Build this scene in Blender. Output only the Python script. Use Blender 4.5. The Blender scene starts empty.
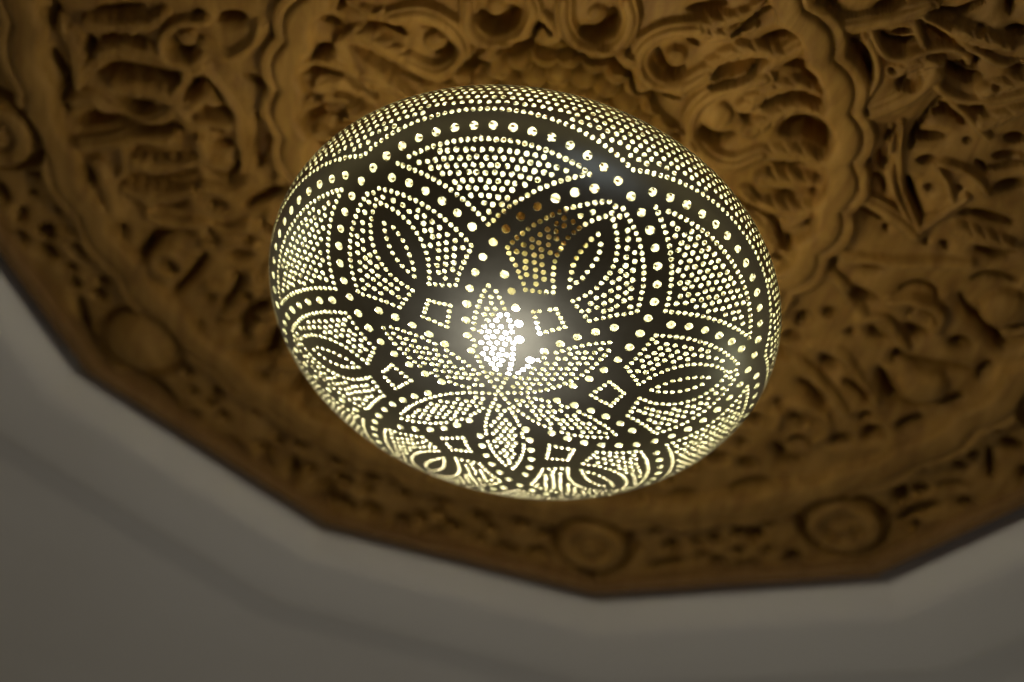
import bpy, math, random, json
import numpy as np
from mathutils import Vector, Matrix
from mathutils.geometry import delaunay_2d_cdt

A = 0.25                      # lamp radius in metres; plan units below are lamp radii
H = 0.98730                   # ceiling plane above the lamp centre
SAG = 0.10                    # rise of the wooden dome above its rim
RP = 3.1
AP = 3.1145                   # apothem of the twelve-sided opening
BA = 0.45                     # lamp half height / radius
PH = math.radians(134.4391)   # a corner of the opening
PH0 = math.radians(-104.8874) # axis of the lamp's first petal
CEIL = 2.70
Z0 = CEIL - H * A             # lamp centre height
WD, WM, WL = (0.18, 0.084, 0.015), (0.31, 0.160, 0.032), (0.46, 0.250, 0.060)
LIN0, LIN1 = (0.365, 0.375, 0.235), (0.44, 0.45, 0.295)
BULB = 215.0
BZ, BR = -0.046, 0.030
WRAMP = [(0.0, (0.022, 0.017, 0.010)), (0.28, (0.030, 0.023, 0.013)), (0.44, (0.14, 0.126, 0.075)), (0.60, (0.12, 0.11, 0.07))]
LIGHTS = [('added_halo_light', (-0.05, 1.22, -2.3), 4.2, (0.95, 0.98, 1.0), 0.4), ('window_light', (0.6, -2.4, -1.6), 1.6, (0.6, 0.75, 1.0), 1.0),  # first one is added, its highlight on the shade imitates the bulb's hazy glow
          ('added_edge_light', (-3.2, 1.53, -0.46), 0.6, (0.85, 1.0, 0.85), 0.4), ('added_edge_light', (3.0, 1.5, -1.2), 1.6, (0.9, 1.0, 0.85), 0.4)]  # both added only for soft highlights near the shade's edges
FOCUS, FSTOP = 1.33, 2.2
EXPO = 0.0
rng = np.random.default_rng(7)
random.seed(7)
scene = bpy.context.scene
col = scene.collection
PI = math.pi


def P3(x, y, z):
    return (x * A, y * A, Z0 + z * A)


# ------------------------------------------------------------------ materials
def new_mat(name):
    m = bpy.data.materials.new(name)
    m.use_nodes = True
    nt = m.node_tree
    return m, nt, nt.nodes['Principled BSDF']


def ramp(nt, fac, stops):
    r = nt.nodes.new('ShaderNodeValToRGB')
    els = r.color_ramp.elements
    while len(els) < len(stops):
        els.new(0.5)
    for e, (p, c) in zip(els, stops):
        e.position = p
        e.color = (*c, 1)
    nt.links.new(fac, r.inputs[0])
    return r.outputs[0]


def noise(nt, scale, detail=4, rough=0.55, coords=None, dist=0.0):
    n = nt.nodes.new('ShaderNodeTexNoise')
    n.inputs['Scale'].default_value = scale
    n.inputs['Detail'].default_value = detail
    n.inputs['Roughness'].default_value = rough
    n.inputs['Distortion'].default_value = dist
    if coords is not None:
        nt.links.new(coords, n.inputs['Vector'])
    return n.outputs[0]


def obj_coords(nt, scale=(1, 1, 1), rot=(0, 0, 0)):
    t = nt.nodes.new('ShaderNodeTexCoord')
    mp = nt.nodes.new('ShaderNodeMapping')
    mp.inputs['Scale'].default_value = scale
    mp.inputs['Rotation'].default_value = rot
    nt.links.new(t.outputs['Object'], mp.inputs['Vector'])
    return mp.outputs[0]


def bump(nt, bsdf, h, strength, dist):
    b = nt.nodes.new('ShaderNodeBump')
    b.inputs['Strength'].default_value = strength
    b.inputs['Distance'].default_value = dist
    nt.links.new(h, b.inputs['Height'])
    nt.links.new(b.outputs[0], bsdf.inputs['Normal'])


def wood_mat(name, dark, mid, light):
    m, nt, b = new_mat(name)
    co = obj_coords(nt, (14, 3.2, 6), (0, 0, 0.5))
    n1 = noise(nt, 3.0, 6, 0.6, co, 1.2)
    c = ramp(nt, n1, [(0.25, dark), (0.5, mid), (0.78, light)])
    nt.links.new(c, b.inputs['Base Color'])
    b.inputs['Roughness'].default_value = 0.55
    b.inputs['Specular IOR Level'].default_value = 0.18
    n2 = noise(nt, 22.0, 5, 0.65, co, 0.4)
    bump(nt, b, n2, 0.35, 0.0025)
    return m


WOOD = wood_mat('carved_wood', WD, WM, WL)
RIMWOOD = wood_mat('rim_wood', (0.20, 0.10, 0.028), (0.26, 0.135, 0.04), (0.32, 0.17, 0.055))


def plaster_mat(name, base, lo):
    m, nt, b = new_mat(name)
    co = obj_coords(nt)
    c = ramp(nt, noise(nt, 2.5, 4, 0.6, co), [(0.3, lo), (0.7, base)])
    nt.links.new(c, b.inputs['Base Color'])
    b.inputs['Roughness'].default_value = 0.8
    bump(nt, b, noise(nt, 180, 3, 0.6, co), 0.08, 0.001)
    return m


PLASTER = plaster_mat('painted_plaster', (0.83, 0.765, 0.69), (0.78, 0.712, 0.635))


def metal_mat(name, c0, c1, rough):
    m, nt, b = new_mat(name)
    co = obj_coords(nt)
    n = noise(nt, 14, 5, 0.6, co)
    nt.links.new(ramp(nt, n, [(0.3, c0), (0.7, c1)]), b.inputs['Base Color'])
    b.inputs['Metallic'].default_value = 1.0
    r = nt.nodes.new('ShaderNodeMapRange')
    r.inputs['To Min'].default_value = rough - 0.06
    r.inputs['To Max'].default_value = rough + 0.06
    nt.links.new(n, r.inputs['Value'])
    nt.links.new(r.outputs[0], b.inputs['Roughness'])
    bump(nt, b, noise(nt, 60, 3, 0.5, co), 0.06, 0.001)
    return m


BRONZE = metal_mat('dark_bronze', (0.45, 0.405, 0.30), (0.57, 0.515, 0.39), 0.36)
BRASS = metal_mat('yellow_brass', (0.62, 0.50, 0.22), (0.70, 0.58, 0.28), 0.45)
m, nt, b = new_mat('pale_shade_lining')
nt.links.new(ramp(nt, noise(nt, 9, 3, 0.5, obj_coords(nt)), [(0.3, LIN0), (0.7, LIN1)]), b.inputs['Base Color'])
b.inputs['Roughness'].default_value = 0.45
LINING = m
m, nt, b = new_mat('yellow_enamel')
nt.links.new(ramp(nt, noise(nt, 20, 3, 0.5, obj_coords(nt)), [(0.3, (0.62, 0.56, 0.25)), (0.7, (0.70, 0.64, 0.32))]), b.inputs['Base Color'])
b.inputs['Roughness'].default_value = 0.4
ENAMEL = m
m, nt, b = new_mat('frosted_bulb')
b.inputs['Base Color'].default_value = (0.9, 0.9, 0.88, 1)
e = nt.nodes.new('ShaderNodeLayerWeight')
nt.links.new(ramp(nt, e.outputs['Facing'], [(0.0, (1.0, 0.93, 0.78)), (1.0, (1.0, 0.93, 0.78))]), b.inputs['Emission Color'])
b.inputs['Emission Strength'].default_value = BULB
GLOW = m


# ------------------------------------------------------------------ mesh helpers
def make_obj(name, verts, faces, mats, parent=None, smooth=True, midx=None):
    me = bpy.data.meshes.new(name)
    me.from_pydata([tuple(v) for v in verts], [], faces)
    if not isinstance(mats, (list, tuple)):
        mats = [mats]
    for mm in mats:
        me.materials.append(mm)
    if midx is not None:
        me.polygons.foreach_set('material_index', np.asarray(midx, dtype=np.int32))
    me.polygons.foreach_set('use_smooth', [smooth] * len(me.polygons))
    me.update()
    o = bpy.data.objects.new(name, me)
    col.objects.link(o)
    if parent is not None:
        o.parent = parent
        o.matrix_parent_inverse = Matrix.Translation(parent.location).inverted()
    return o


def fast_obj(name, V, F, mats, parent=None, normals=None, midx=None):
    """V (n,3), F (m,k) arrays"""
    me = bpy.data.meshes.new(name)
    k = F.shape[1]
    me.vertices.add(len(V))
    me.vertices.foreach_set('co', np.ascontiguousarray(V, dtype=np.float32).ravel())
    me.loops.add(F.size)
    me.loops.foreach_set('vertex_index', np.ascontiguousarray(F, dtype=np.int32).ravel())
    me.polygons.add(len(F))
    me.polygons.foreach_set('loop_start', np.arange(0, F.size, k, dtype=np.int32))
    me.polygons.foreach_set('loop_total', np.full(len(F), k, dtype=np.int32))
    for mm in (mats if isinstance(mats, (list, tuple)) else [mats]):
        me.materials.append(mm)
    if midx is not None:
        me.polygons.foreach_set('material_index', np.asarray(midx, dtype=np.int32))
    me.update(calc_edges=True)
    me.validate()
    me.polygons.foreach_set('use_smooth', [True] * len(me.polygons))
    if normals is not None and len(normals) == len(me.vertices):
        me.normals_split_custom_set_from_vertices([tuple(n) for n in normals])
    me.update()
    o = bpy.data.objects.new(name, me)
    col.objects.link(o)
    if parent is not None:
        o.parent = parent
        o.matrix_parent_inverse = Matrix.Translation(parent.location).inverted()
    return o


def empty(name, loc):
    o = bpy.data.objects.new(name, None)
    o.location = loc
    o.empty_display_size = 0.05
    col.objects.link(o)
    return o


def lathe(name, prof, mat, parent, n=48, close=False):
    """prof: (r, z) in metres relative to the lamp centre"""
    V, F = [], []
    for r, z in prof:
        for i in range(n):
            t = 2 * PI * i / n
            V.append((r * math.cos(t), r * math.sin(t), Z0 + z))
    m = len(prof)
    for j in range(m - 1 if not close else m):
        for i in range(n):
            a, b2 = j * n + i, j * n + (i + 1) % n
            c, d = ((j + 1) % m) * n + (i + 1) % n, ((j + 1) % m) * n + i
            F.append((a, b2, c, d))
    if not close:
        F.append(tuple(reversed(range(n))))
        F.append(tuple((m - 1) * n + i for i in range(n)))
    return make_obj(name, V, F, mat, parent)


def tube(name, p0, p1, r, mat, parent, n=12):
    p0, p1 = Vector(p0), Vector(p1)
    d = (p1 - p0).normalized()
    u = d.orthogonal().normalized()
    v = d.cross(u)
    V, F = [], []
    for p in (p0, p1):
        for i in range(n):
            t = 2 * PI * i / n
            V.append(p + r * (math.cos(t) * u + math.sin(t) * v))
    for i in range(n):
        F.append((i, (i + 1) % n, n + (i + 1) % n, n + i))
    F.append(tuple(reversed(range(n))))
    F.append(tuple(range(n, 2 * n)))
    return make_obj(name, V, F, mat, parent)


def ngon_sweep(name, prof, mat, parent=None, n=12, close=False, sub=1):
    """prof: (apothem, z) in plan units, mitred at the corners of the opening"""
    V, F = [], []
    k = 1 / math.cos(PI / n)
    for ap, z in prof:
        for i in range(n):
            t = PH + 2 * PI * i / n
            V.append(P3(ap * k * math.cos(t), ap * k * math.sin(t), H + z))
    m = len(prof)
    for j in range(m if close else m - 1):
        for i in range(n):
            F.append((j * n + i, j * n + (i + 1) % n, ((j + 1) % m) * n + (i + 1) % n, ((j + 1) % m) * n + i))
    return make_obj(name, V, F, mat, parent, smooth=False)


# ------------------------------------------------------------------ the perforated lamp shade
def mr(al):
    return np.sqrt(np.cos(al) ** 2 + (BA * np.sin(al)) ** 2)


def sphd(x, y):
    """flat pattern coordinates (polar angle from the nadir as radius) -> point on the shade, lamp radii"""
    al = np.hypot(x, y)
    ph = np.arctan2(y, x) + PH0
    s = np.sin(al)
    return np.stack([s * np.cos(ph), s * np.sin(ph), -BA * np.cos(al)], -1)


def nrm(p):
    n = np.stack([p[..., 0], p[..., 1], p[..., 2] / BA ** 2], -1)
    return n / np.linalg.norm(n, axis=-1, keepdims=True)


CD, CR = 0.645, 0.656
CC = [(CD * math.cos(PI / 3 * i), CD * math.sin(PI / 3 * i)) for i in range(6)]
BW = 0.050


def circ_sdf(i, x, y):
    """distance to circle i measured on the metal"""
    cx, cy = CC[i]
    dx, dy = x - cx, y - cy
    d = np.hypot(dx, dy)
    nx, ny = dx / np.maximum(d, 1e-6), dy / np.maximum(d, 1e-6)
    al = np.maximum(np.hypot(x, y), 1e-4)
    rx, ry = x / al, y / al
    nr = nx * rx + ny * ry
    nt_ = -nx * ry + ny * rx
    met = np.sqrt((nr * mr(al)) ** 2 + (nt_ * np.sin(al) / al) ** 2)
    return (d - CR) * met


def rot(x, y, a):
    return x * math.cos(a) - y * math.sin(a), x * math.sin(a) + y * math.cos(a)


def vesica(x, y, x0, x1, hw):
    h = (x1 - x0) / 2
    Rv = (h * h + hw * hw) / (2 * hw)
    return np.maximum(np.hypot(x - (x0 + x1) / 2, y - (Rv - hw)), np.hypot(x - (x0 + x1) / 2, y + (Rv - hw))) - Rv


def f_fan(x, y):          # axis of petal 0
    return np.maximum.reduce([circ_sdf(0, x, y) + BW, BW - circ_sdf(1, x, y), BW - circ_sdf(5, x, y), 0.5 - x])


def f_leaf(side):
    def f(x, y):          # in the frame whose x axis is the 30 degree axis
        X, Y = rot(x, y, PI / 6)
        cut = np.where(np.abs(y) < 0.135, 0.488 + (0.135 - np.abs(y)) * 0.5 - x, -1.0)
        return np.maximum.reduce([circ_sdf(0, X, Y) + BW, circ_sdf(1, X, Y) + BW, BW - circ_sdf(5, X, Y), BW - circ_sdf(2, X, Y),
                                  -vesica(x, y, 0.50, 0.965, 0.106), cut, -side * y, 0.3 - x])
    return f


def f_petal(x, y):
    return vesica(x, y, 0.012, 0.512, 0.072)


def f_outer(x, y):
    d = np.minimum.reduce([circ_sdf(i, x, y) for i in range(6)])
    return np.maximum(0.062 - d, np.hypot(x, y) - AMAX + 0.05)


def contours(f, x0, x1, y0, y1, n=260):
    """zero contours of f as point chains (marching squares)"""
    xs = np.linspace(x0, x1, n)
    ys = np.linspace(y0, y1, n)
    X, Y = np.meshgrid(xs, ys, indexing='ij')
    Fv = f(X, Y)
    S = Fv < 0
    pts = {}
    link = {}

    def edge(i, j, di, dj):
        k = (i, j, di, dj)
        if k not in pts:
            a, b2 = Fv[i, j], Fv[i + di, j + dj]
            t = a / (a - b2)
            pts[k] = (xs[i] + t * di * (xs[1] - xs[0]), ys[j] + t * dj * (ys[1] - ys[0]))
        return k

    mix = np.argwhere((S[:-1, :-1] != S[1:, :-1]) | (S[:-1, :-1] != S[:-1, 1:]) | (S[:-1, :-1] != S[1:, 1:]))
    for i, j in mix:
        i, j = int(i), int(j)
        es = []
        if S[i, j] != S[i + 1, j]: es.append(edge(i, j, 1, 0))
        if S[i, j + 1] != S[i + 1, j + 1]: es.append(edge(i, j + 1, 1, 0))
        if S[i, j] != S[i, j + 1]: es.append(edge(i, j, 0, 1))
        if S[i + 1, j] != S[i + 1, j + 1]: es.append(edge(i + 1, j, 0, 1))
        for q in range(0, len(es) - 1, 2):
            link.setdefault(es[q], []).append(es[q + 1])
            link.setdefault(es[q + 1], []).append(es[q])
    chains = []
    seen = set()
    for k0 in link:
        if k0 in seen:
            continue
        ch = [k0]
        seen.add(k0)
        cur = k0
        while True:
            nx_ = [q for q in link[cur] if q not in seen]
            if not nx_:
                break
            cur = nx_[0]
            seen.add(cur)
            ch.append(cur)
        if len(ch) > 12:
            chains.append(np.array([pts[q] for q in ch] + [pts[ch[0]]]))
    return chains


def even(chain, step):
    """points every step (on the metal) along a chain of pattern coordinates"""
    p = sphd(chain[:, 0], chain[:, 1])
    d = np.r_[0, np.cumsum(np.linalg.norm(np.diff(p, axis=0), axis=1))]
    n = max(3, int(round(d[-1] / step)))
    s = np.linspace(0, d[-1], n, endpoint=False)
    return np.stack([np.interp(s, d, chain[:, 0]), np.interp(s, d, chain[:, 1])], -1)


AMAX = 2.92
holes = []                     # x, y, radius
hgrid = {}
CELL = 0.04


def hole_free(p, dmin, r=0, gap=0.0026):
    c = tuple(int(math.floor(q / CELL)) for q in p)
    R_ = 2
    for i in range(-R_, R_ + 1):
        for j in range(-R_, R_ + 1):
            for k in range(-R_, R_ + 1):
                for q, qr in hgrid.get((c[0] + i, c[1] + j, c[2] + k), ()):
                    if (p[0] - q[0]) ** 2 + (p[1] - q[1]) ** 2 + (p[2] - q[2]) ** 2 < max(dmin, r + qr + gap) ** 2:
                        return False
    return True


def add_hole(x, y, r, dmin, jit=0.0007, gap=0.0026):
    x += random.gauss(0, jit)
    y += random.gauss(0, jit)
    p = tuple(float(q) for q in sphd(np.float64(x), np.float64(y)))
    r *= random.uniform(0.94, 1.06)
    if not hole_free(p, dmin, r, gap):
        return False
    hgrid.setdefault(tuple(int(math.floor(q / CELL)) for q in p), []).append((p, r))
    holes.append((x, y, r))
    return True


RB, RS, RF = 0.0155, 0.0089, 0.0098
# big holes along the six rings
for i in range(6):
    a0 = PI / 3 * i + PI
    t = np.linspace(a0, a0 + 2 * PI, 1500)
    ch = np.stack([CC[i][0] + CR * np.cos(t), CC[i][1] + CR * np.sin(t)], -1)
    ch = ch[np.hypot(ch[:, 0], ch[:, 1]) > 0.215]
    for x, y in even(ch, 0.0685):
        add_hole(x, y, RB, 0.050)
# outlines first, then the fill of each field
fields = []
for i in range(6):
    t0, t1 = PI / 3 * i, PI / 3 * i + PI / 6
    fields.append((f_petal, t0, (0.0, 0.55, -0.12, 0.12)))
    fields.append((f_fan, t0, (0.6, 1.3, -0.5, 0.5)))
    fields.append((f_leaf(1), t1, (0.4, 1.05, -0.02, 0.34)))
    fields.append((f_leaf(-1), t1, (0.4, 1.05, -0.34, 0.02)))
for f, t0, bb in fields:
    for ch in contours(f, *bb):
        for x, y in even(ch, 0.0248):
            X, Y = rot(x, y, t0)
            add_hole(X, Y, RS, 0.019, gap=0.001)
for ch in contours(f_outer, -2.5, 2.5, -2.5, 2.5, 900):
    for x, y in even(ch, 0.0252):
        add_hole(x, y, RS, 0.019, gap=0.001)
for i in range(6):
    t1 = PI / 3 * i + PI / 6
    eye = contours(lambda x, y: vesica(x, y, 0.587, 0.872, 0.034), 0.55, 0.9, -0.06, 0.06)[0]
    for x, y in even(eye, 0.0285):
        add_hole(*rot(x, y, t1), RS, 0.018, gap=0.0008)
    sq = np.array([(0.345, 0), (0.420, 0.064), (0.474, 0), (0.420, -0.064), (0.345, 0)])
    for x, y in np.concatenate([np.linspace(sq[k], sq[k + 1], 4, endpoint=False) for k in range(4)]):
        add_hole(*rot(x, y, t1), RS, 0.018, gap=0.0008)
def lattice(f, bb, pitch):
    """staggered rows of points over a field of the pattern, evenly spaced on the metal"""
    out = []
    r0, r1 = 0.02, max(math.hypot(x_, y_) for x_ in bb[:2] for y_ in bb[2:])
    a_, row = r0, 0
    while a_ < min(r1, AMAX - 0.03):
        n = max(1, int(round(2 * PI * math.sin(a_) / pitch)))
        t = 2 * PI * (np.arange(n) + 0.5 * (row % 2)) / n
        out.append(np.stack([a_ * np.cos(t), a_ * np.sin(t)], -1))
        a_ += pitch * 0.87 / float(mr(np.float64(a_)))
        row += 1
    out = np.concatenate(out)
    out = out + rng.normal(0, pitch * 0.07, out.shape)
    ok = (f(out[:, 0], out[:, 1]) < -0.013)
    if len(bb) == 4:
        ok &= (out[:, 0] > bb[0]) & (out[:, 0] < bb[1]) & (out[:, 1] > bb[2]) & (out[:, 1] < bb[3])
    return out[ok]


for f, t0, bb in fields:
    pit = 0.0285 if f is f_petal else 0.0305
    for x_, y_ in lattice(f, bb, pit):
        add_hole(*rot(x_, y_, t0), RF * 0.97 if f is f_petal else RF, 0.0228, 0)
for x_, y_ in lattice(f_outer, (-2.6, 2.6, -2.6, 2.6), 0.0312):
    add_hole(x_, y_, RF * 0.98, 0.0228, 0)
for f, t0, bb in fields:
    n = int((bb[1] - bb[0]) * (bb[3] - bb[2]) / 0.000006)
    x = rng.uniform(bb[0], bb[1], n)
    y = rng.uniform(bb[2], bb[3], n)
    ok = f(x, y) < -0.016
    for x_, y_ in zip(x[ok], y[ok]):
        X, Y = rot(x_, y_, t0)
        add_hole(X, Y, RF if f is not f_petal else RF * 0.95, 0.0280 if f is not f_petal else 0.0255, 0)
al = np.arccos(rng.uniform(math.cos(AMAX), math.cos(1.0), 150000))
ph = rng.uniform(0, 2 * PI, 150000)
x, y = al * np.cos(ph), al * np.sin(ph)
ok = f_outer(x, y) < -0.02
for x_, y_ in zip(x[ok], y[ok]):
    add_hole(x_, y_, RF * 0.98, 0.0285, 0)
print('holes', len(holes))

# triangulate the sheet round the holes in pattern coordinates
HX = np.array(holes)
NS = np.where(HX[:, 2] > 0.014, 14, 9)
pts, loops = [], []
for (hx, hy, hr), ns in zip(HX, NS):
    al_ = max(math.hypot(hx, hy), 1e-5)
    rx, ry = hx / al_, hy / al_
    kr = 1 / float(mr(np.float64(al_)))
    kt = al_ / math.sin(al_)
    base = len(pts)
    o_ = random.uniform(0, 1)
    for k in range(ns):
        t = 2 * PI * (k + o_) / ns
        dr, dt = hr * math.cos(t) * kr, hr * math.sin(t) * kt
        pts.append((hx + dr * rx - dt * ry, hy + dr * ry + dt * rx))
    loops.append((base, int(ns)))
nb = 260
ob = len(pts)
for k in range(nb):
    t = 2 * PI * k / nb
    pts.append((AMAX * math.cos(t), AMAX * math.sin(t)))
edges = []
for base, ns in loops:
    edges += [(base + k, base + (k + 1) % ns) for k in range(ns)]
edges += [(ob + k, ob + (k + 1) % nb) for k in range(nb)]
# filler points on the plain bands
cand = np.stack(np.meshgrid(np.arange(-AMAX, AMAX, 0.03), np.arange(-AMAX, AMAX, 0.03)), -1).reshape(-1, 2)
cand = cand + rng.uniform(-0.006, 0.006, cand.shape)
ca = np.hypot(cand[:, 0], cand[:, 1])
cand = cand[ca < AMAX - 0.03]
cp = sphd(cand[:, 0], cand[:, 1])
for (x_, y_), p in zip(cand, cp):
    if hole_free(tuple(p), 0.024, 0.006):
        pts.append((float(x_), float(y_)))
res = delaunay_2d_cdt([Vector(p) for p in pts], edges, [], 0, 1e-9)
ov = np.array([(v.x, v.y) for v in res[0]])
of = np.array([f for f in res[2] if len(f) == 3], dtype=np.int64)
orig = np.full(len(ov), -1)
for k, lst in enumerate(res[3]):
    if lst:
        orig[k] = lst[0]
hid = np.full(len(pts), -1)
for h, (base, ns) in enumerate(loops):
    hid[base:base + ns] = h
vh = np.where(orig >= 0, hid[np.maximum(orig, 0)], -1)
fh = vh[of]
inside = (fh[:, 0] >= 0) & (fh[:, 0] == fh[:, 1]) & (fh[:, 1] == fh[:, 2])
of = of[~inside]
cr = (ov[of[:, 1], 0] - ov[of[:, 0], 0]) * (ov[of[:, 2], 1] - ov[of[:, 0], 1]) - (ov[of[:, 1], 1] - ov[of[:, 0], 1]) * (ov[of[:, 2], 0] - ov[of[:, 0], 0])
of = of[np.abs(cr) > 1e-12]
cr = cr[np.abs(cr) > 1e-12]
of[cr > 0] = of[cr > 0][:, ::-1]     # outward
TH = 0.0028
outer = sphd(ov[:, 0], ov[:, 1])
nor = nrm(outer)
inner = outer - TH * nor
nv = len(ov)
new_of_old = {int(o_): k for k, o_ in enumerate(orig) if o_ >= 0}
rimV, rimF = [], []
allloops = loops + [(ob, nb)]
for base, ns in allloops:
    ids = [new_of_old.get(base + k) for k in range(ns)]
    if None in ids:
        continue
    s = 2 * nv + len(rimV)
    for q in ids:
        rimV.append(outer[q])
    for q in ids:
        rimV.append(inner[q])
    for k in range(ns):
        k2 = (k + 1) % ns
        if base == ob:
            rimF += [(s + k, s + k2, s + ns + k2), (s + k, s + ns + k2, s + ns + k)]
        else:
            rimF += [(s + k2, s + k, s + ns + k), (s + k2, s + ns + k, s + ns + k2)]
Vs = np.concatenate([outer, inner, np.array(rimV)])
Fs = np.concatenate([of, of[:, ::-1] + nv, np.array(rimF)])
midx = np.r_[np.zeros(len(of)), np.ones(len(of)), np.zeros(len(rimF))].astype(np.int32)
Vs = Vs * A + np.array([0, 0, Z0])

lamp = empty('pendant_lamp', (0, 0, CEIL + (SAG - 0.02) * A))
lamp['label'] = 'round pierced bronze lamp glowing through small holes, hanging below the carved wooden ceiling'
lamp['category'] = 'lamp'
shade = fast_obj('lamp_shade', Vs, Fs, [BRONZE, LINING], lamp, midx=midx)
zt = -BA * math.cos(AMAX) * A            # top opening
rt = math.sin(AMAX) * A
lathe('neck_ring', [(rt + 0.003, zt - 0.004), (rt + 0.003, zt + 0.012), (rt - 0.004, zt + 0.014), (rt - 0.005, zt - 0.003)], BRONZE, lamp, 96, close=True)
collar = lathe('added_neck_collar', [(rt - 0.004, zt - 0.002), (rt - 0.004, zt + 0.034), (rt - 0.006, zt + 0.034), (rt - 0.006, zt - 0.002)], ENAMEL, lamp, 96, close=True)  # unseen collar, added so the neck shows a bright yellow wall through the holes
for k in range(3):
    t = PH0 + 0.3 + 2 * PI * k / 3
    tube('spoke', (0, 0, Z0 + zt + 0.022), ((rt - 0.005) * math.cos(t), (rt - 0.005) * math.sin(t), Z0 + zt + 0.006), 0.0025, BRASS, collar)
ztop = (H + SAG) * A
lathe('stem', [(0.006, zt + 0.01), (0.006, ztop)], BRONZE, lamp, 16)
lathe('ceiling_cup', [(0.008, ztop - 0.05), (0.028, ztop - 0.042), (0.036, ztop - 0.026), (0.038, ztop - 0.010), (0.038, ztop)], BRONZE, lamp, 32)
socket = lathe('bulb_socket', [(0.008, zt + 0.015), (0.017, zt + 0.01), (0.019, BZ + 0.062), (0.016, BZ + 0.034), (0.010, BZ + 0.03)], BRONZE, lamp, 24)
br = BR
lathe('light_bulb', [(br * math.sin(q), BZ - br * math.cos(q)) for q in np.linspace(0.05, 2.55, 14)] + [(0.014, BZ + br * 0.95), (0.013, BZ + 0.04)], GLOW, socket, 24)

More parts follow.
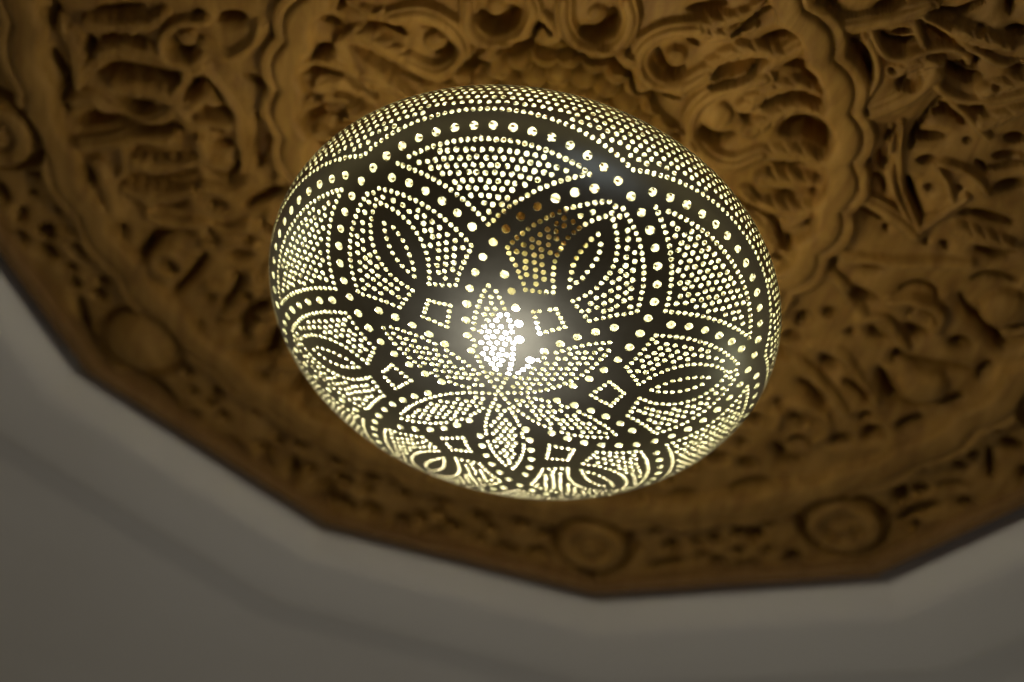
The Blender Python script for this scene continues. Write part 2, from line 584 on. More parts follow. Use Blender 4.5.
# carved lines of the wooden panel: kind, width, x, y, x, y ... in thousandths of a lamp radius
STROKES = [
["H",29,-2118,-77,-2016,-105,-1910,-150],["H",39,-2298,-74,-2301,-10,-2308,55],["H",37,-2143,68,-2140,148],
["H",32,-2089,58,-2017,22,-1946,28,-1888,33],["H",47,-2115,262,-2037,217,-1946,202,-1841,194,-1759,192,-1732,157],
["H",45,-2029,338,-2011,384,-1946,406,-1858,368],["H",40,-2317,181,-2293,257,-2245,344,-2280,428,-2260,508],
["H",92,-2205,580,-2053,507,-1912,512,-1734,477],["H",34,-1781,-45,-1771,16,-1726,40,-1683,-15],["H",27,-1693,257,-1645,192],
["H",27,-1687,-172,-1648,-199],["H",43,-1577,-177,-1525,-203,-1461,-227],["H",39,-1318,-247,-1312,-166,-1337,-68,-1350,-5],
["H",28,-1450,74,-1398,97,-1326,98],["H",41,-1702,266,-1641,163,-1581,185,-1542,252],["H",45,-1631,336,-1549,305,-1502,314],
["H",26,-1514,255,-1483,320],["H",40,-1590,428,-1534,417],["P",76,-1374,281,-1346,354,-1352,474,-1356,565],["H",23,-1270,-373,-1259,-336],
["H",25,-1072,-381,-1034,-437],["H",20,-1024,-425,-948,-392],["H",31,-1126,-314,-1048,-311],["H",23,-1148,-113,-1114,-172,-1071,-189],
["H",30,-1176,-19,-1113,-65,-998,-78],["H",27,-998,-78,-920,-25,-856,21],["P",89,-1149,247,-1101,164,-981,127],["H",25,-935,-355,-880,-366],
["H",26,-940,-363,-858,-367,-769,-348],["G",20,-703,-409,-643,-412],["H",41,-626,-292,-569,-325,-567,-368],["P",64,-932,-215,-812,-172,-681,-121],
["H",50,-487,-544,-448,-511,-383,-511,-334,-571,-341,-609],["H",33,-525,-207,-450,-315,-400,-331],["H",29,-360,-405,-238,-469],
["H",18,-238,-490,-222,-585,-167,-562],["H",44,-54,-592,16,-584,57,-647,49,-718],
["H",29,-126,-509,-21,-480,76,-490,177,-466,238,-391,319,-396,418,-418],["P",58,109,-496,148,-477],["H",37,272,-584,306,-518,362,-499,395,-536],
["H",23,370,-676,426,-658],["H",27,343,-810,410,-836,484,-879],["H",19,522,-495,631,-562],["P",45,530,-559,587,-640],["H",31,692,-402,716,-378],
["H",18,541,-770,572,-805,649,-917],["H",23,669,-772,771,-830],["H",28,786,-680,848,-695,929,-656],["H",24,755,-466,848,-540,908,-566,978,-558],
["H",76,884,-360,956,-417,1027,-387,1075,-349],["P",42,527,-538,615,-618,700,-687],["H",14,539,-511,644,-576,699,-676],
["H",29,543,-282,575,-243,637,-231,688,-281],["H",29,797,-1002,861,-956,888,-936],["H",32,950,-873,1000,-801,1058,-755,1113,-672],
["P",48,1002,-866,1060,-821,1114,-738],["H",32,1141,-593,1171,-545],["H",31,1039,-1037,1077,-1064,1127,-1103],
["H",31,1098,-932,1136,-905,1192,-909,1234,-948],["P",41,1143,-942,1201,-971],["H",30,1254,-1031,1314,-1003,1360,-1009],
["H",35,1235,-1101,1294,-1092,1352,-1107,1412,-1182],["H",32,1492,-1227,1520,-1171],["H",35,1543,-1099,1609,-1112],
["H",35,1385,-885,1424,-849,1492,-842,1525,-874],["H",23,1473,-960,1489,-921],["P",41,1417,-887,1496,-894],["D",-16,1190,-804],["D",-15,1441,-1075],
["D",-15,1600,-860],["H",20,1248,-759,1249,-723],["P",59,1268,-740,1308,-799],["H",21,1397,-534,1413,-666,1427,-728],
["H",33,1428,-629,1483,-660,1559,-639],["P",38,1437,-680,1489,-677],["H",28,1553,-726,1604,-723],["H",37,1620,-956,1671,-969],
["H",27,874,-195,936,-194,1020,-224],["H",32,924,-63,976,-41,1031,-38],["H",32,1087,-87,1119,-87],["H",25,838,55,929,70,995,106,1049,190,1088,225],
["H",28,1118,73,1148,68],["H",29,1392,-580,1395,-517,1400,-448],["H",41,1415,-497,1515,-538],["H",22,1290,-463,1307,-534],
["H",27,1236,-411,1252,-329,1293,-253,1335,-258,1387,-190],["P",66,1310,-410,1331,-318],["H",31,1454,-396,1519,-419],
["H",30,1444,-308,1499,-209,1581,-111],["H",37,1536,-274,1561,-278],["D",-16,1600,-558],["D",-16,1660,-326],["H",26,1675,-471,1732,-436],
["H",44,1738,-624,1819,-632],["P",61,1735,-520,1853,-553],["H",21,1741,-456,1868,-520],["H",42,1802,-373,1907,-429],
["H",32,1720,-199,1797,-216,1886,-215,1948,-215],["H",31,1522,-647,1561,-634],["H",26,1278,-69,1332,-71,1424,-40],["H",35,1451,-15,1471,14],
["H",17,1299,109,1309,136],["H",34,1644,27,1651,0],["H",32,1712,-18,1741,8],["H",39,1862,-39,1885,-48],["H",38,1056,212,1109,230],
["H",41,1433,225,1528,207],["P",51,1278,234,1314,258],["H",40,1435,377,1495,399,1561,399],["H",32,1641,297,1711,250,1783,266,1815,311],
["H",41,1741,499,1804,527,1853,507],["H",28,1729,431,1761,378,1852,407],["H",33,1580,557,1639,614,1707,614],["H",38,1515,617,1534,643],
["P",61,1374,532,1410,565],["H",47,1455,827,1500,872,1565,859],["H",48,1957,504,2046,501],
["H",40,1890,242,1958,318,2051,352,2128,413,2187,462,2247,383],["H",28,1910,133,1968,85,2086,75],["H",33,1852,-41,1956,-28,2021,-77],
["H",29,1766,644,1764,728],["H",38,1787,698,1945,680,2106,647],["H",42,1720,795,1824,930,1937,940,2061,901,2134,812],["H",39,2161,686,2169,565],
["H",46,1604,943,1703,981,1747,1021],["H",47,1397,1028,1487,1086,1576,1138],["P",77,1254,769,1318,757],["P",68,1181,541,1214,555],
["H",33,2274,852,2341,665],["H",48,2402,795,2423,800],["D",119,1935,804],["D",111,2097,229],["H",49,1944,1129,2019,1022],["H",42,2136,1181,2171,1165],
["H",32,2252,1152,2262,1102],["H",38,2386,1098,2476,1289],["H",52,2274,1272,2342,1288],["H",43,2106,1341,2158,1317],["H",36,2276,1445,2410,1391],
["H",80,2196,1761,2248,1670,2318,1579],["H",33,2351,919,2381,966],["H",36,2363,740,2393,799],["H",56,1427,1490,1521,1600,1581,1542],
["H",46,1431,1258,1498,1290,1553,1267],["H",51,1758,1150,1801,1101],["H",43,1312,1902,1407,1803,1512,1757],["H",62,1030,2073,1178,2009],
["H",65,1253,1540,1274,1539],["H",64,1322,2316,1372,2294],["H",56,1145,2333,1175,2319],["H",55,1544,2051,1583,2034],["H",65,1477,2343,1507,2330],
["H",48,1616,2280,1655,2262],["H",56,1002,2395,1053,2373],["H",44,2070,1508,2097,1496],["H",35,1343,1190,1382,1218],["H",58,-2413,1340,-2362,1325],
["H",50,-2251,1365,-2165,1414],["H",53,-2296,1530,-2244,1514],["H",48,-2022,1188,-2002,1229],["H",41,-1910,1348,-1831,1176,-1723,1109,-1637,1115],
["H",40,-1578,1210,-1643,1360,-1736,1530],["D",133,-1757,1314],["H",37,-1467,1195,-1354,1138],["H",48,-1436,1307,-1395,1301],
["H",47,-1575,1513,-1524,1496],["H",47,-1382,1429,-1328,1383],["H",42,-1996,1534,-1954,1571],["H",40,-2125,1575,-2073,1559],
["H",57,-2226,1720,-2202,1916,-2155,2089,-2051,2186],["H",57,-1615,1691,-1582,1717],["H",32,-1500,1661,-1372,1604,-1261,1531],
["H",38,-1431,1852,-1308,1855,-1195,1772,-1162,1657],["H",45,-1637,1943,-1605,1940],["H",51,-1655,2056,-1626,2085],["H",54,-1621,2208,-1598,2224],
["H",62,-1490,2179,-1456,2199],["H",55,-1369,2170,-1330,2164],["H",92,-1974,2223,-1807,2255,-1709,2373],["H",66,-1447,2356,-1407,2359],
["H",58,-1246,1964,-1211,1990],["H",57,-1125,2448,-1091,2444],["H",52,-1013,2617,-976,2698],["H",67,-1034,1898,-1000,1917],
["P",63,-956,2144,-912,2144],["H",69,-1403,2529,-1299,2627],["H",45,-1002,2546,-1000,2758],["H",81,-887,2892,-737,2809,-631,2866],
["H",65,-601,2679,-546,2658],["H",65,-396,2653,-341,2632],["H",75,-275,2800,-220,2778],["H",74,49,2644,114,2618],["H",65,72,2608,115,2591],
["H",74,281,2638,334,2616],["H",74,423,2678,476,2655],["H",58,921,2573,984,2545],["H",56,1081,2675,1241,2558],["H",68,700,2926,787,2888],
["H",55,862,2153,922,2128],["H",57,1244,2404,1305,2376],["H",34,-2540,858,-2417,804],["H",44,-2473,981,-2399,972],["H",41,-2478,1104,-2428,1082],
["H",38,-2526,1281,-2497,1193],["H",35,-2321,1128,-2322,1167],["H",57,-2427,1318,-2335,1290],["H",38,-2207,1172,-2218,1228],
["H",34,-2142,803,-2153,887,-2149,930],["H",41,-2022,1129,-1997,1187],["H",37,-1935,662,-1912,631,-1817,603],
["H",47,-1983,830,-1862,818,-1741,763,-1646,709],["H",38,-1978,929,-1918,994],["H",34,-1830,979,-1737,957,-1689,904],["H",38,-1591,886,-1494,875],
["H",45,-1572,523,-1465,484],["H",28,-1452,474,-1454,613,-1488,685],["H",32,-1625,635,-1566,672,-1488,697],["H",35,-1398,838,-1283,727,-1226,640],
["H",30,-2231,1101,-2255,1057],["H",41,-1382,1021,-1365,1048],["H",46,-1582,883,-1560,921],
["V",76,-528,-611,-504,-489,-434,-429,-350,-445,-279,-527,-261,-633,-290,-693],
["V",75,-150,-726,-122,-616,-54,-536,41,-531,119,-601,133,-715,96,-801],
["V",81,-823,-434,-702,-490,-581,-456,-515,-368,-538,-267,-618,-210,-740,-231],
["V",78,407,-757,287,-704,214,-611,217,-510,301,-433,405,-451,496,-559],["V",86,723,-613,572,-501,499,-376,513,-244,609,-154,731,-151,824,-240],
["D",71,585,-366],["D",45,351,-589],["D",48,-635,-357],["D",42,-412,-602],["D",41,-4,-692],["L",80,-740,-231,-846,-267,-959,-301,-1040,-235],
["L",70,-1014,-191,-896,-130,-778,-74,-706,-42],["L",62,-1158,-67,-1073,-120,-983,-104,-884,-25],["L",60,-823,-434,-928,-413,-1019,-456],
["R",70,-1182,189,-1056,66,-968,39],["L",70,496,-559,574,-686,667,-726,767,-739],["L",62,688,-444,762,-553,869,-620,950,-606],
["L",63,743,-333,817,-445,902,-516,992,-505],["L",44,403,-770,493,-819,577,-884,615,-963],["L",56,413,-734,511,-756,615,-828],
["R",73,481,-332,553,-463,651,-568,724,-675,812,-794],["L",73,824,-240,916,-271,998,-289,1079,-273],["L",70,878,-111,962,-129,1062,-165],
["L",72,925,42,1032,21,1116,-27],["R",57,818,-8,971,115,1085,257],["L",54,974,126,1056,96,1112,16],["R",93,1175,-568,1237,-631,1306,-717,1355,-846],
["R",37,1330,-827,1438,-763,1567,-772,1719,-861],["R",30,1057,-942,1139,-862,1219,-869,1296,-934,1372,-969,1443,-954,1464,-902],
["R",72,904,-912,1034,-983,1133,-1044,1223,-1120],["R",34,1193,-1035,1261,-952],["R",30,1229,-1066,1362,-1024,1457,-988,1569,-963,1662,-990],
["R",32,1052,-912,1123,-817,1152,-726,1137,-628],["R",25,1298,-525,1343,-367,1418,-225,1531,-104],["R",25,1321,-566,1382,-381,1453,-238,1590,-67],
["R",28,1536,-431,1621,-434,1712,-401,1778,-347],["R",25,1526,-411,1595,-358,1657,-268],["R",39,1593,-80,1643,-181,1701,-301],
["R",34,1456,-738,1555,-680,1664,-618],["L",56,1202,-804,1280,-870,1353,-894],["L",58,1625,-683,1682,-745,1744,-803],
["L",52,1373,-1047,1475,-1043,1573,-1047],["L",52,1565,-827,1625,-878,1692,-922],["R",71,1222,-153,1339,-138,1466,-97,1578,-38],
["L",64,1745,-126,1859,-122,1967,-128],["R",54,1115,277,1232,277,1370,338,1526,485],["R",52,1342,191,1539,160,1699,98,1856,36],
["R",48,1625,367,1719,330,1847,357,1867,468],["R",50,1530,524,1634,482,1776,606],["R",56,1394,761,1512,748,1652,866,1773,995],
["R",55,1359,880,1521,992,1664,1115],["R",51,1382,1347,1385,1195,1520,1139,1622,1245,1586,1414],["R",55,1206,2107,1380,1947,1572,1862,1620,1677],
["L",67,-2128,-16,-2003,-41,-1870,-89,-1805,-159],["L",62,-2114,195,-2049,100,-1914,62,-1815,71,-1711,85],["L",86,-1996,284,-1868,258,-1766,296],
["R",67,-2248,436,-2136,386,-2053,448,-1950,476,-1820,421,-1729,296,-1660,130,-1622,53],
["R",43,-1630,-168,-1739,-126,-1803,-39,-1811,43,-1756,93,-1667,67,-1611,-15],["D",41,-1702,-63],
["R",56,-1636,57,-1550,159,-1476,278,-1439,441,-1444,610],["R",57,-1626,-53,-1513,-16,-1407,-127,-1382,-229],
["L",64,-2271,13,-2207,102,-2188,233,-2200,348],["R",78,-2174,678,-2054,631,-1912,559,-1780,532],["R",97,-2104,792,-2046,931,-2027,1078],
["R",48,-1988,636,-1973,753,-1997,822],["L",75,-1911,716,-1791,698,-1649,625],["L",78,-1958,904,-1812,891,-1658,812],
["R",46,-1673,308,-1616,234,-1554,290],["R",46,-1634,383,-1495,364],["R",52,-1630,499,-1588,594,-1492,607],["R",62,-1688,116,-1753,275,-1704,375],
["R",57,-1596,768,-1475,756,-1384,665],["R",74,-1611,1021,-1486,1028,-1367,944],["R",64,-1302,458,-1228,495,-1242,621],
["R",64,-1544,1405,-1416,1384,-1269,1280],["R",67,-1552,1803,-1368,1742,-1192,1609],["R",58,-1859,1033,-1759,1048,-1636,1010],
["R",56,-1581,1144,-1459,1072,-1334,1065],["R",61,-2310,1282,-2184,1284,-2109,1376],["R",63,-1274,850,-1212,895]
]

# ------------------------------------------------------------------ the carved wooden dome
NG = 860
EXT = 3.12
xs = np.linspace(-EXT, EXT, NG)
GX, GY = np.meshgrid(xs, xs, indexing='ij')
GR = np.hypot(GX, GY)
GT = np.arctan2(GY, GX)
STEP = xs[1] - xs[0]
Hh = np.zeros((NG, NG))
ln = np.zeros((NG, NG))
for q in range(26):                                    # hand-carved unevenness
    kx, ky = rng.normal(0, 7, 2)
    ln += np.cos(kx * GX + ky * GY + rng.uniform(0, 6.28))
Hh += 0.0022 * ln
OWN = np.zeros((NG, NG), dtype=np.int32)
CUT = np.zeros((NG, NG))                               # depth carved away
names = ['carved_panel']


def window(pts, pad):
    lo = np.min(pts, 0) - pad
    hi = np.max(pts, 0) + pad
    i0, j0 = np.maximum(((lo + EXT) / STEP).astype(int), 0)
    i1, j1 = np.minimum(((hi + EXT) / STEP).astype(int) + 2, NG)
    return slice(i0, i1), slice(j0, j1)


def smooth_line(p, n=4):
    """Catmull-Rom through the points"""
    p = np.asarray(p, float)
    if len(p) < 3:
        return p
    e = np.concatenate([[2 * p[0] - p[1]], p, [2 * p[-1] - p[-2]]])
    out = []
    for k in range(1, len(e) - 2):
        for t in np.linspace(0, 1, n, endpoint=False):
            a, b2, c, d = e[k - 1], e[k], e[k + 1], e[k + 2]
            out.append(0.5 * ((2 * b2) + (-a + c) * t + (2 * a - 5 * b2 + 4 * c - d) * t * t + (-a + 3 * b2 - 3 * c + d) * t ** 3))
    out.append(p[-1])
    return np.array(out)


def dist_line(p, X, Y):
    """distance to a polyline, signed side and arc position"""
    best = np.full(X.shape, 9.0)
    side = np.zeros(X.shape)
    arc = np.zeros(X.shape)
    s0 = 0.0
    for k in range(len(p) - 1):
        d = p[k + 1] - p[k]
        L = max(float(np.hypot(*d)), 1e-6)
        u = d / L
        rx, ry = X - p[k, 0], Y - p[k, 1]
        t = np.clip(rx * u[0] + ry * u[1], 0, L)
        ex, ey = rx - t * u[0], ry - t * u[1]
        dd = np.hypot(ex, ey)
        m_ = dd < best
        best = np.where(m_, dd, best)
        side = np.where(m_, np.sign(u[0] * ey - u[1] * ex), side)
        arc = np.where(m_, s0 + t, arc)
        s0 += L
    return best, side, arc, s0


def sstep(a, b, x):
    t = np.clip((x - a) / (b - a), 0, 1)
    return t * t * (3 - 2 * t)


def put(w, val, inside, owner):
    h = Hh[w]
    m_ = inside & (val > h)
    h[m_] = val[m_]
    if owner is not None:
        OWN[w][m_] = owner


def new_part(nm):
    names.append(nm)
    return len(names) - 1


def stroke(k, wd, p):
    p = np.asarray(p, float)
    if k == 'D':
        w = window(p, abs(wd) + 0.05)
        d = np.hypot(GX[w] - p[0, 0], GY[w] - p[0, 1])
        if wd > 0:
            val = 0.015 + 0.055 * min(1, wd / 0.1) * np.sqrt(np.clip(1 - (d / wd) ** 2, 0, 1))
            put(w, val, d < wd, new_part('boss'))
        else:
            CUT[w] = np.maximum(CUT[w], 0.05 * (1 - sstep(0.6, 1.2, d / abs(wd))))
        return
    sp = smooth_line(p)
    w = window(sp, wd + 0.06)
    d, side, arc, L = dist_line(sp, GX[w], GY[w])
    hw = wd / 2
    if k in 'HP':
        taper = hw * (0.40 + 0.68 * np.sqrt(np.clip(np.minimum(arc, L - arc) / (0.42 * L), 0, 1)))
        taper = taper * (1 + 0.05 * ln[w])
        dep = 0.16 if k == 'H' else 0.075
        c = dep * (1 - sstep(0.78, 1.18, d / taper))
        CUT[w] = np.maximum(CUT[w], c)
    elif k == 'G':
        CUT[w] = np.maximum(CUT[w], 0.014 * (1 - sstep(0.2, 1.0, d / hw)))
    else:
        hw = hw * (1.35 if k == 'L' else 1.15)
        if k == 'L':
            ph = arc / 0.062 + 0.8 * d / hw
            saw = ph - np.floor(ph)
            hw = hw * (0.86 + 0.22 * np.sin(PI * saw)) * (0.55 + 0.45 * np.clip((L - arc) / (0.5 * L + 1e-6), 0, 1))
        t = np.clip(d / hw, 0, 1)
        prof = np.clip(1 - t ** 2, 0, 1) ** 0.45
        top = {'R': 0.040, 'L': 0.046, 'V': 0.056}[k] * (0.7 + 0.3 * min(1, wd / 0.1))
        val = 0.004 + top * prof
        if k == 'L':
            val -= 0.018 * np.exp(-((saw - 0.04) / 0.14) ** 2) * np.clip(t * 1.8 - 0.15, 0, 1) + 0.006 * np.exp(-(t / 0.16) ** 2)
        elif k == 'V':
            val -= 0.014 * np.exp(-((t - 0.52) / 0.13) ** 2)
        elif wd > 0.055:
            val -= 0.011 * np.exp(-((t - 0.6) / 0.13) ** 2)
        put(w, val, d < hw, new_part({'R': 'scroll', 'L': 'leaf', 'V': 'volute'}[k]))


def rotp(p, a):
    c, s = math.cos(a), math.sin(a)
    return np.stack([p[:, 0] * c - p[:, 1] * s, p[:, 0] * s + p[:, 1] * c], -1)


SRC = []
for s_ in STROKES:
    SRC.append((s_[0], s_[1] / 1000, np.array(s_[2:], float).reshape(-1, 2) / 1000))


def rel(p):
    cx, cy = p.mean(0)
    return math.hypot(cx, cy), (math.degrees(math.atan2(cy, cx) - PH0) + 180) % 360 - 180


work = list(SRC)
for k, wd, p in SRC:
    r, t = rel(p)

    def turned(a):
        q = rotp(p, math.radians(a))
        return q, rel(q)[1]
    if r < 1.14:
        q, t2 = turned(180)
        if t2 > 112 or t2 < -68:
            work.append((k, wd, q))
    else:
        q, t2 = turned(120)
        if -62 < t2 < 62:
            work.append((k, wd, q))
        if 1.3 < r < 2.15:
            q, t2 = turned(90)
            if 158 < t2 or t2 < -142:
                work.append((k, wd, q))
            q, t2 = turned(-48)
            if -140 < t2 < -112 and t > -112 and t < -60:
                work.append((k, wd, q))
order = {'R': 0, 'V': 1, 'L': 2, 'D': 3, 'P': 4, 'H': 5, 'G': 6}
work.sort(key=lambda s_: order[s_[0]])

# small pierced openings that fill the rest of the outer border and the plain ground
taken = [(p, 1.0) for k, wd, p in work if k in 'HP']
apts = np.concatenate([smooth_line(p) if len(p) > 1 else p for k, wd, p in work if k in 'HP'])
for _ in range(9000):
    r = rng.uniform(1.40, 2.97)
    t = rng.uniform(0, 2 * PI)
    c = np.array([r * math.cos(t), r * math.sin(t)])
    if 2.24 < r < 2.58 or (r > 2.90 and r * math.cos((t - PH) % (PI / 6) - PI / 12) > 2.88):
        continue
    td = (math.degrees(t - PH0) + 180) % 360 - 180
    if r < 2.3 and (-108 < td < -62 or 64 < td < 112):     # already carved out in full
        continue
    if min(np.hypot(*(c - 2.70 * np.array([math.cos(PH + q * PI / 6), math.sin(PH + q * PI / 6)]))) for q in range(12) if q != 11) < 0.33:
        continue
    if np.min(np.hypot(apts[:, 0] - c[0], apts[:, 1] - c[1])) < (0.092 if r > 2.5 else 0.108):
        continue
    a_ = t + rng.choice([0.5, -0.5, 1.2, -1.2, 0.0, PI / 2]) + rng.normal(0, 0.2)
    l_ = rng.uniform(0.02, 0.055)
    bend = rng.normal(0, 0.012)
    u_ = np.array([math.cos(a_), math.sin(a_)])
    n_ = np.array([-u_[1], u_[0]])
    p = np.array([c - u_ * l_, c + n_ * bend, c + u_ * l_])
    work.append(('H', rng.uniform(0.050, 0.085), p))
    apts = np.concatenate([apts, smooth_line(p)])
work.sort(key=lambda s_: order[s_[0]])

# boss of overlapping scales under the lamp
ob_ = new_part('scale_boss')
base_r = 0.50 + 0.085 * np.cos(6 * (GT - PH0) + PI) * 0.7
w = (slice(None), slice(None))
for k in range(7):
    rk = 0.03 + 0.088 * k
    n = max(1, int(round(2 * PI * rk / 0.104)))
    for i in range(n):
        t = PH0 + 2 * PI * (i + 0.5 * (k % 2)) / n
        c = np.array([[rk * math.cos(t), rk * math.sin(t)]])
        ww = window(c, 0.09)
        lx = (GX[ww] - c[0, 0]) * math.cos(t) + (GY[ww] - c[0, 1]) * math.sin(t)
        ly = -(GX[ww] - c[0, 0]) * math.sin(t) + (GY[ww] - c[0, 1]) * math.cos(t)
        d = np.hypot(lx, ly) / 0.062
        val = 0.0 + 0.075 * np.sqrt(np.clip(1 - d ** 2, 0, 1)) + 0.15 * lx
        put(ww, val, (d < 1) & (GR[ww] < base_r[ww] + 0.03), ob_)
for i in range(6):                                     # a bud between each pair of volutes
    t = PH0 + PI / 3 * i - 0.06
    c = np.array([[0.60 * math.cos(t), 0.60 * math.sin(t)]])
    ww = window(c, 0.13)
    lx = (GX[ww] - c[0, 0]) * math.cos(t) + (GY[ww] - c[0, 1]) * math.sin(t)
    ly = -(GX[ww] - c[0, 0]) * math.sin(t) + (GY[ww] - c[0, 1]) * math.cos(t)
    d = np.hypot(lx / 0.085, ly / np.clip(0.055 * (1 - 0.5 * lx / 0.085), 0.02, 1))
    put(ww, 0.01 + 0.05 * np.sqrt(np.clip(1 - d ** 2, 0, 1)), d < 1, new_part('bud'))
for s_ in work:
    if s_[0] in 'RVLD':
        stroke(*s_)


# scalloped ribs
def rib(cx, cy, r0, lobes, off, wmain, nm):
    o_ = new_part(nm)
    X, Y = GX - cx, GY - cy
    r, t = np.hypot(X, Y), np.arctan2(Y, X)
    q = r - r0 - 0.040 * (np.abs(np.sin(lobes / 2 * (t - off))) - 0.5)
    tt = np.abs(q) / wmain
    val = 0.034 + 0.032 * np.clip(1 - tt ** 4, 0, 1) ** 0.6
    put(w, val, tt < 1, o_)
    q2 = np.abs(q - wmain - 0.030) / 0.029
    put(w, 0.022 + 0.030 * np.clip(1 - q2 ** 4, 0, 1) ** 0.6, q2 < 1, o_)
    clear = (np.abs(q - 0.028) < wmain + 0.030)
    return clear, q


c1, q1 = rib(-0.020, 0.004, 1.215, 30, PH0 + math.radians(65.7), 0.062, 'scalloped_rib')
c2, q2_ = rib(0.0, -0.03, 2.41, 42, PH0, 0.075, 'scalloped_rib')
for s_ in work:
    if s_[0] in 'HPG':
        stroke(*s_)
CUT[c1 | c2] = np.minimum(CUT[c1 | c2], 0.0)
# rosettes in the corners of the twelve-sided frame
for i in range(11):
    t = PH + 2 * PI * i / 12
    c = np.array([[2.70 * math.cos(t), 2.70 * math.sin(t)]])
    o_ = new_part('rosette')
    ww = window(c, 0.32)
    X, Y = GX[ww] - c[0, 0], GY[ww] - c[0, 1]
    d = np.hypot(X, Y)
    an = np.arctan2(Y, X)
    m_ = d < 0.255
    h = Hh[ww]
    prof = np.where(d < 0.19, 0.012 + 0.040 * np.sqrt(np.clip(1 - ((d - 0.145) / 0.05) ** 2, 0, 1)), -0.10)
    prof = np.where((d >= 0.19) & (d < 0.255), 0.0 - 0.10 * (1 - ((d - 0.2225) / 0.0325) ** 2), prof)
    prof = np.where(d < 0.10, 0.012 + 0.022 * np.abs(np.cos(4 * an)) * np.sin(PI * np.clip(d / 0.1, 0, 1)), prof)
    prof = np.where(d < 0.045, 0.03 + 0.03 * np.sqrt(np.clip(1 - (d / 0.045) ** 2, 0, 1)), prof)
    if i % 4 == 0:                                     # a plain swelling boss
        prof = np.where(d < 0.2, 0.09 * np.sqrt(np.clip(1 - (d / 0.2) ** 2, 0, 1)) - 0.02, -0.06 * (1 - ((d - 0.2275) / 0.0275) ** 2))
    h[m_] = prof[m_]
    CUT[ww][m_] = 0
    OWN[ww][m_] = o_
def blur(a, r):
    for ax in (0, 1):
        for _ in range(2):
            p = np.pad(a, [(r + 1, r) if q == ax else (0, 0) for q in (0, 1)], mode='edge')
            c = np.cumsum(p, axis=ax)
            n = 2 * r + 1
            a = (np.take(c, range(n, c.shape[ax]), axis=ax) - np.take(c, range(0, c.shape[ax] - n), axis=ax)) / n
    return a


soft = np.where(OWN > 0, 0.75, 1.0)
Hh = Hh - np.maximum(CUT, 0.5 * blur(CUT, 3) * soft)
OWN[CUT > 0.03] = 0

# polygon of the frame
k = 2 * PI / 12
ang = (GT - PH) % k - k / 2
APO = GR * np.cos(ang)
inside = APO < 2.95
Zs = H + SAG * (1 - np.minimum(GR / RP, 1.05) ** 2) - Hh
Vg = np.stack([GX * A, GY * A, Z0 + Zs * A], -1).reshape(-1, 3)
gx, gy = np.gradient(Zs, STEP)
Ng = np.stack([gx, gy, -np.ones_like(gx)], -1)
Ng /= np.linalg.norm(Ng, axis=-1, keepdims=True)
Ng = Ng.reshape(-1, 3)
I, J = np.meshgrid(np.arange(NG - 1), np.arange(NG - 1), indexing='ij')
quad = np.stack([I * NG + J, I * NG + J + 1, (I + 1) * NG + J + 1, (I + 1) * NG + J], -1)
qin = inside[:-1, :-1] & inside[1:, :-1] & inside[:-1, 1:] & inside[1:, 1:]
qo = OWN[:-1, :-1]
dome = empty('carved_ceiling_rose', (0, 0, CEIL + SAG * A))
dome['label'] = 'large twelve-sided carved wooden ceiling panel of scrolls, leaves and scalloped ribs behind the lamp'
dome['category'] = 'carved ceiling panel'
small = np.bincount(qo[qin], minlength=len(names))
qo = np.where(small[qo] < 25, 0, qo)
qo = np.where(qin, qo, 0)
lab = np.zeros(qo.shape, dtype=bool)                   # each carved motif keeps only its one connected piece
best = {}
for i0, j0 in np.argwhere(qo > 0):
    if lab[i0, j0]:
        continue
    o_ = int(qo[i0, j0])
    lab[i0, j0] = True
    comp, st = [(int(i0), int(j0))], [(int(i0), int(j0))]
    while st:
        i, j = st.pop()
        for a_, b_ in ((i + 1, j), (i - 1, j), (i, j + 1), (i, j - 1)):
            if 0 <= a_ < NG - 1 and 0 <= b_ < NG - 1 and not lab[a_, b_] and qo[a_, b_] == o_:
                lab[a_, b_] = True
                comp.append((a_, b_))
                st.append((a_, b_))
    if len(comp) > len(best.get(o_, ())):
        best[o_] = comp
qo = np.zeros_like(qo)
for o_, comp in best.items():
    if len(comp) >= 25:
        ii = np.array(comp)
        qo[ii[:, 0], ii[:, 1]] = o_
for oi in range(len(names)):
    sel = quad[qin & (qo == oi)]
    if len(sel) == 0:
        continue
    ids, inv = np.unique(sel, return_inverse=True)
    fast_obj(names[oi], Vg[ids], inv.reshape(sel.shape), WOOD, dome, normals=Ng[ids])
ngon_sweep('rim', [(2.895, 0.02), (2.90, -0.035), (2.915, -0.05), (2.975, -0.05), (2.99, -0.035), (2.995, 0.10), (2.895, 0.10)], RIMWOOD, dome, close=True)

# ------------------------------------------------------------------ plaster ceiling with its stepped twelve-sided moulding
prof = [(3.1150, 0.13), (3.1150, 0.004)]
for q in np.linspace(0, 1, 7):
    prof.append((3.120 + 0.19 * q, -0.004 - 0.115 * math.sin(q * PI / 2) ** 0.9))
prof += [(3.34, -0.121), (3.60, -0.126), (3.72, -0.122)]
for q in np.linspace(0, 1, 6):
    prof.append((3.74 + 0.10 * math.sin(q * PI / 2), -0.120 + 0.110 * (1 - math.cos(q * PI / 2))))
prof += [(3.86, 0.004), (3.88, 0.006), (3.90, 0.0), (3.92, 0.05), (3.2, 0.13)]
tr = ngon_sweep('trim_1', prof, PLASTER, close=True)
tr['kind'] = 'structure'
tr['label'] = 'stepped white plaster moulding framing the twelve-sided wooden panel'
tr['category'] = 'ceiling moulding'
V, F = [], []
kk = 1 / math.cos(PI / 12)
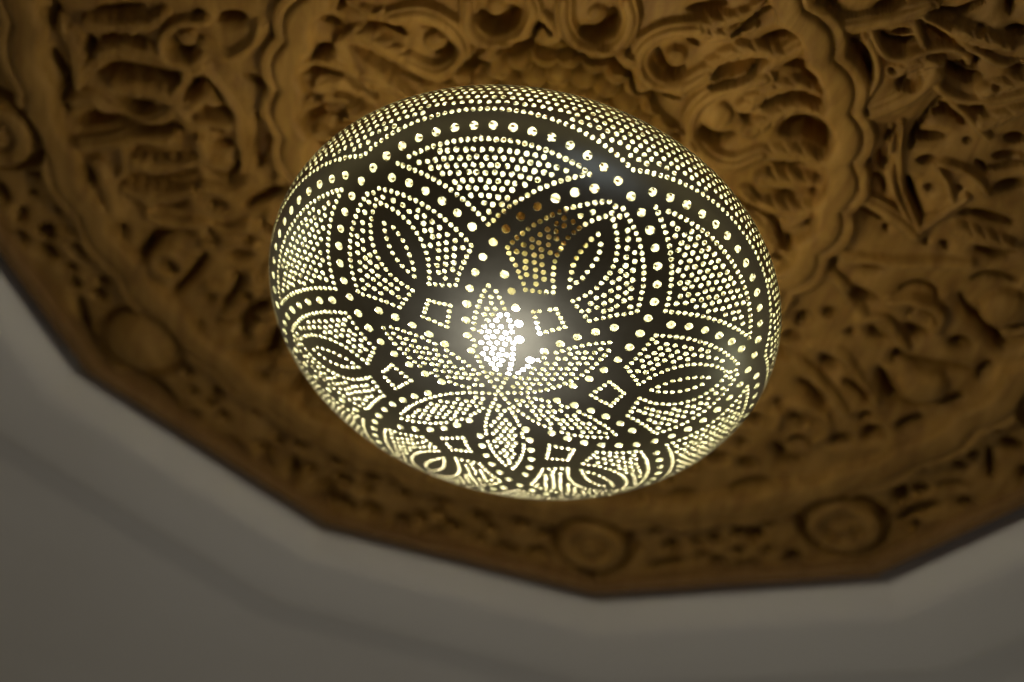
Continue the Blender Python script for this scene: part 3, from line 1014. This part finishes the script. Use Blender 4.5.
for z in (0.0, 0.25):
    for i in range(12):
        t = PH + 2 * PI * i / 12
        V.append(P3(3.885 * kk * math.cos(t), 3.885 * kk * math.sin(t), H + z))
    for i in range(12):
        t = PH + 2 * PI * i / 12
        s = 12.0 / max(abs(math.cos(t)), abs(math.sin(t)))
        V.append(P3(s * math.cos(t), s * math.sin(t), H + z))
for i in range(12):
    j = (i + 1) % 12
    F += [(i, j, 12 + j, 12 + i), (24 + j, 24 + i, 36 + i, 36 + j), (i, 24 + i, 24 + j, j)]
ce = make_obj('ceiling', V, F, PLASTER, smooth=False)
# a solid slab over the opening
V = [P3(x_, y_, H + z) for z in (0.26, 0.40) for x_, y_ in ((-12, -12), (12, -12), (12, 12), (-12, 12))]
F = [(3, 2, 1, 0), (4, 5, 6, 7), (0, 1, 5, 4), (1, 2, 6, 5), (2, 3, 7, 6), (3, 0, 4, 7)]
ce2 = make_obj('ceiling_slab', V, F, PLASTER, smooth=False)
for o_ in (ce, ce2):
    o_['kind'] = 'structure'
    o_['category'] = 'ceiling'
ce['label'] = 'plain off-white plaster ceiling round the carved wooden panel'
ce2['label'] = 'plaster slab above the carved wooden panel'
ce2.parent = ce
ce2.name = 'slab'
del ce2['category'], ce2['label']

# ------------------------------------------------------------------ light of the room, with added highlight lights
wd = bpy.data.worlds.new('room_air')
scene.world = wd
wd.use_nodes = True
wn = wd.node_tree
bg = wn.nodes['Background']
tc = wn.nodes.new('ShaderNodeTexCoord')
sx = wn.nodes.new('ShaderNodeSeparateXYZ')
wn.links.new(tc.outputs['Generated'], sx.inputs[0])
mrg = wn.nodes.new('ShaderNodeMapRange')
mrg.inputs['From Min'].default_value = -1
mrg.inputs['From Max'].default_value = 1
wn.links.new(sx.outputs[2], mrg.inputs['Value'])
wn.links.new(ramp(wn, mrg.outputs[0], WRAMP), bg.inputs['Color'])
bg.inputs['Strength'].default_value = 1.0
for nm, loc, e, c, size in LIGHTS:
    l = bpy.data.lights.new(nm, 'AREA')
    l.energy = e
    l.color = c
    l.shape = 'DISK'
    l.size = size
    o_ = bpy.data.objects.new(nm, l)
    o_.location = (loc[0], loc[1], Z0 + loc[2])
    o_.rotation_euler = (Vector((0, 0, Z0)) - o_.location).to_track_quat('-Z', 'Y').to_euler()
    col.objects.link(o_)

# ------------------------------------------------------------------ camera
cam = bpy.data.cameras.new('camera')
cam.sensor_width = 36
cam.lens = 1503.79 / 1024 * 36
cam.clip_start = 0.02
cam.dof.use_dof = True
cam.dof.focus_distance = FOCUS
cam.dof.aperture_fstop = FSTOP
cam.dof.aperture_blades = 0
co = bpy.data.objects.new('camera', cam)
R3 = np.array([[0.96686832, -0.25527564, 0.0], [-0.17875463, -0.67704145, -0.71390592], [0.18224279, 0.69025301, -0.70024163]])
M = Matrix(R3.tolist()).to_4x4()
M.translation = Vector((-0.000603 * A, -4.0859007 * A, Z0 - 4.1813848 * A))
co.matrix_world = M
col.objects.link(co)
scene.camera = co
scene.cycles.use_denoising = True
scene.cycles.max_bounces = 16
scene.cycles.diffuse_bounces = 8
scene.cycles.sample_clamp_indirect = 6.0
vs = scene.view_settings
vs.view_transform = 'Standard'
vs.look = 'None'
vs.gamma = 1.0
vs.use_curve_mapping = False
vs.exposure = EXPO
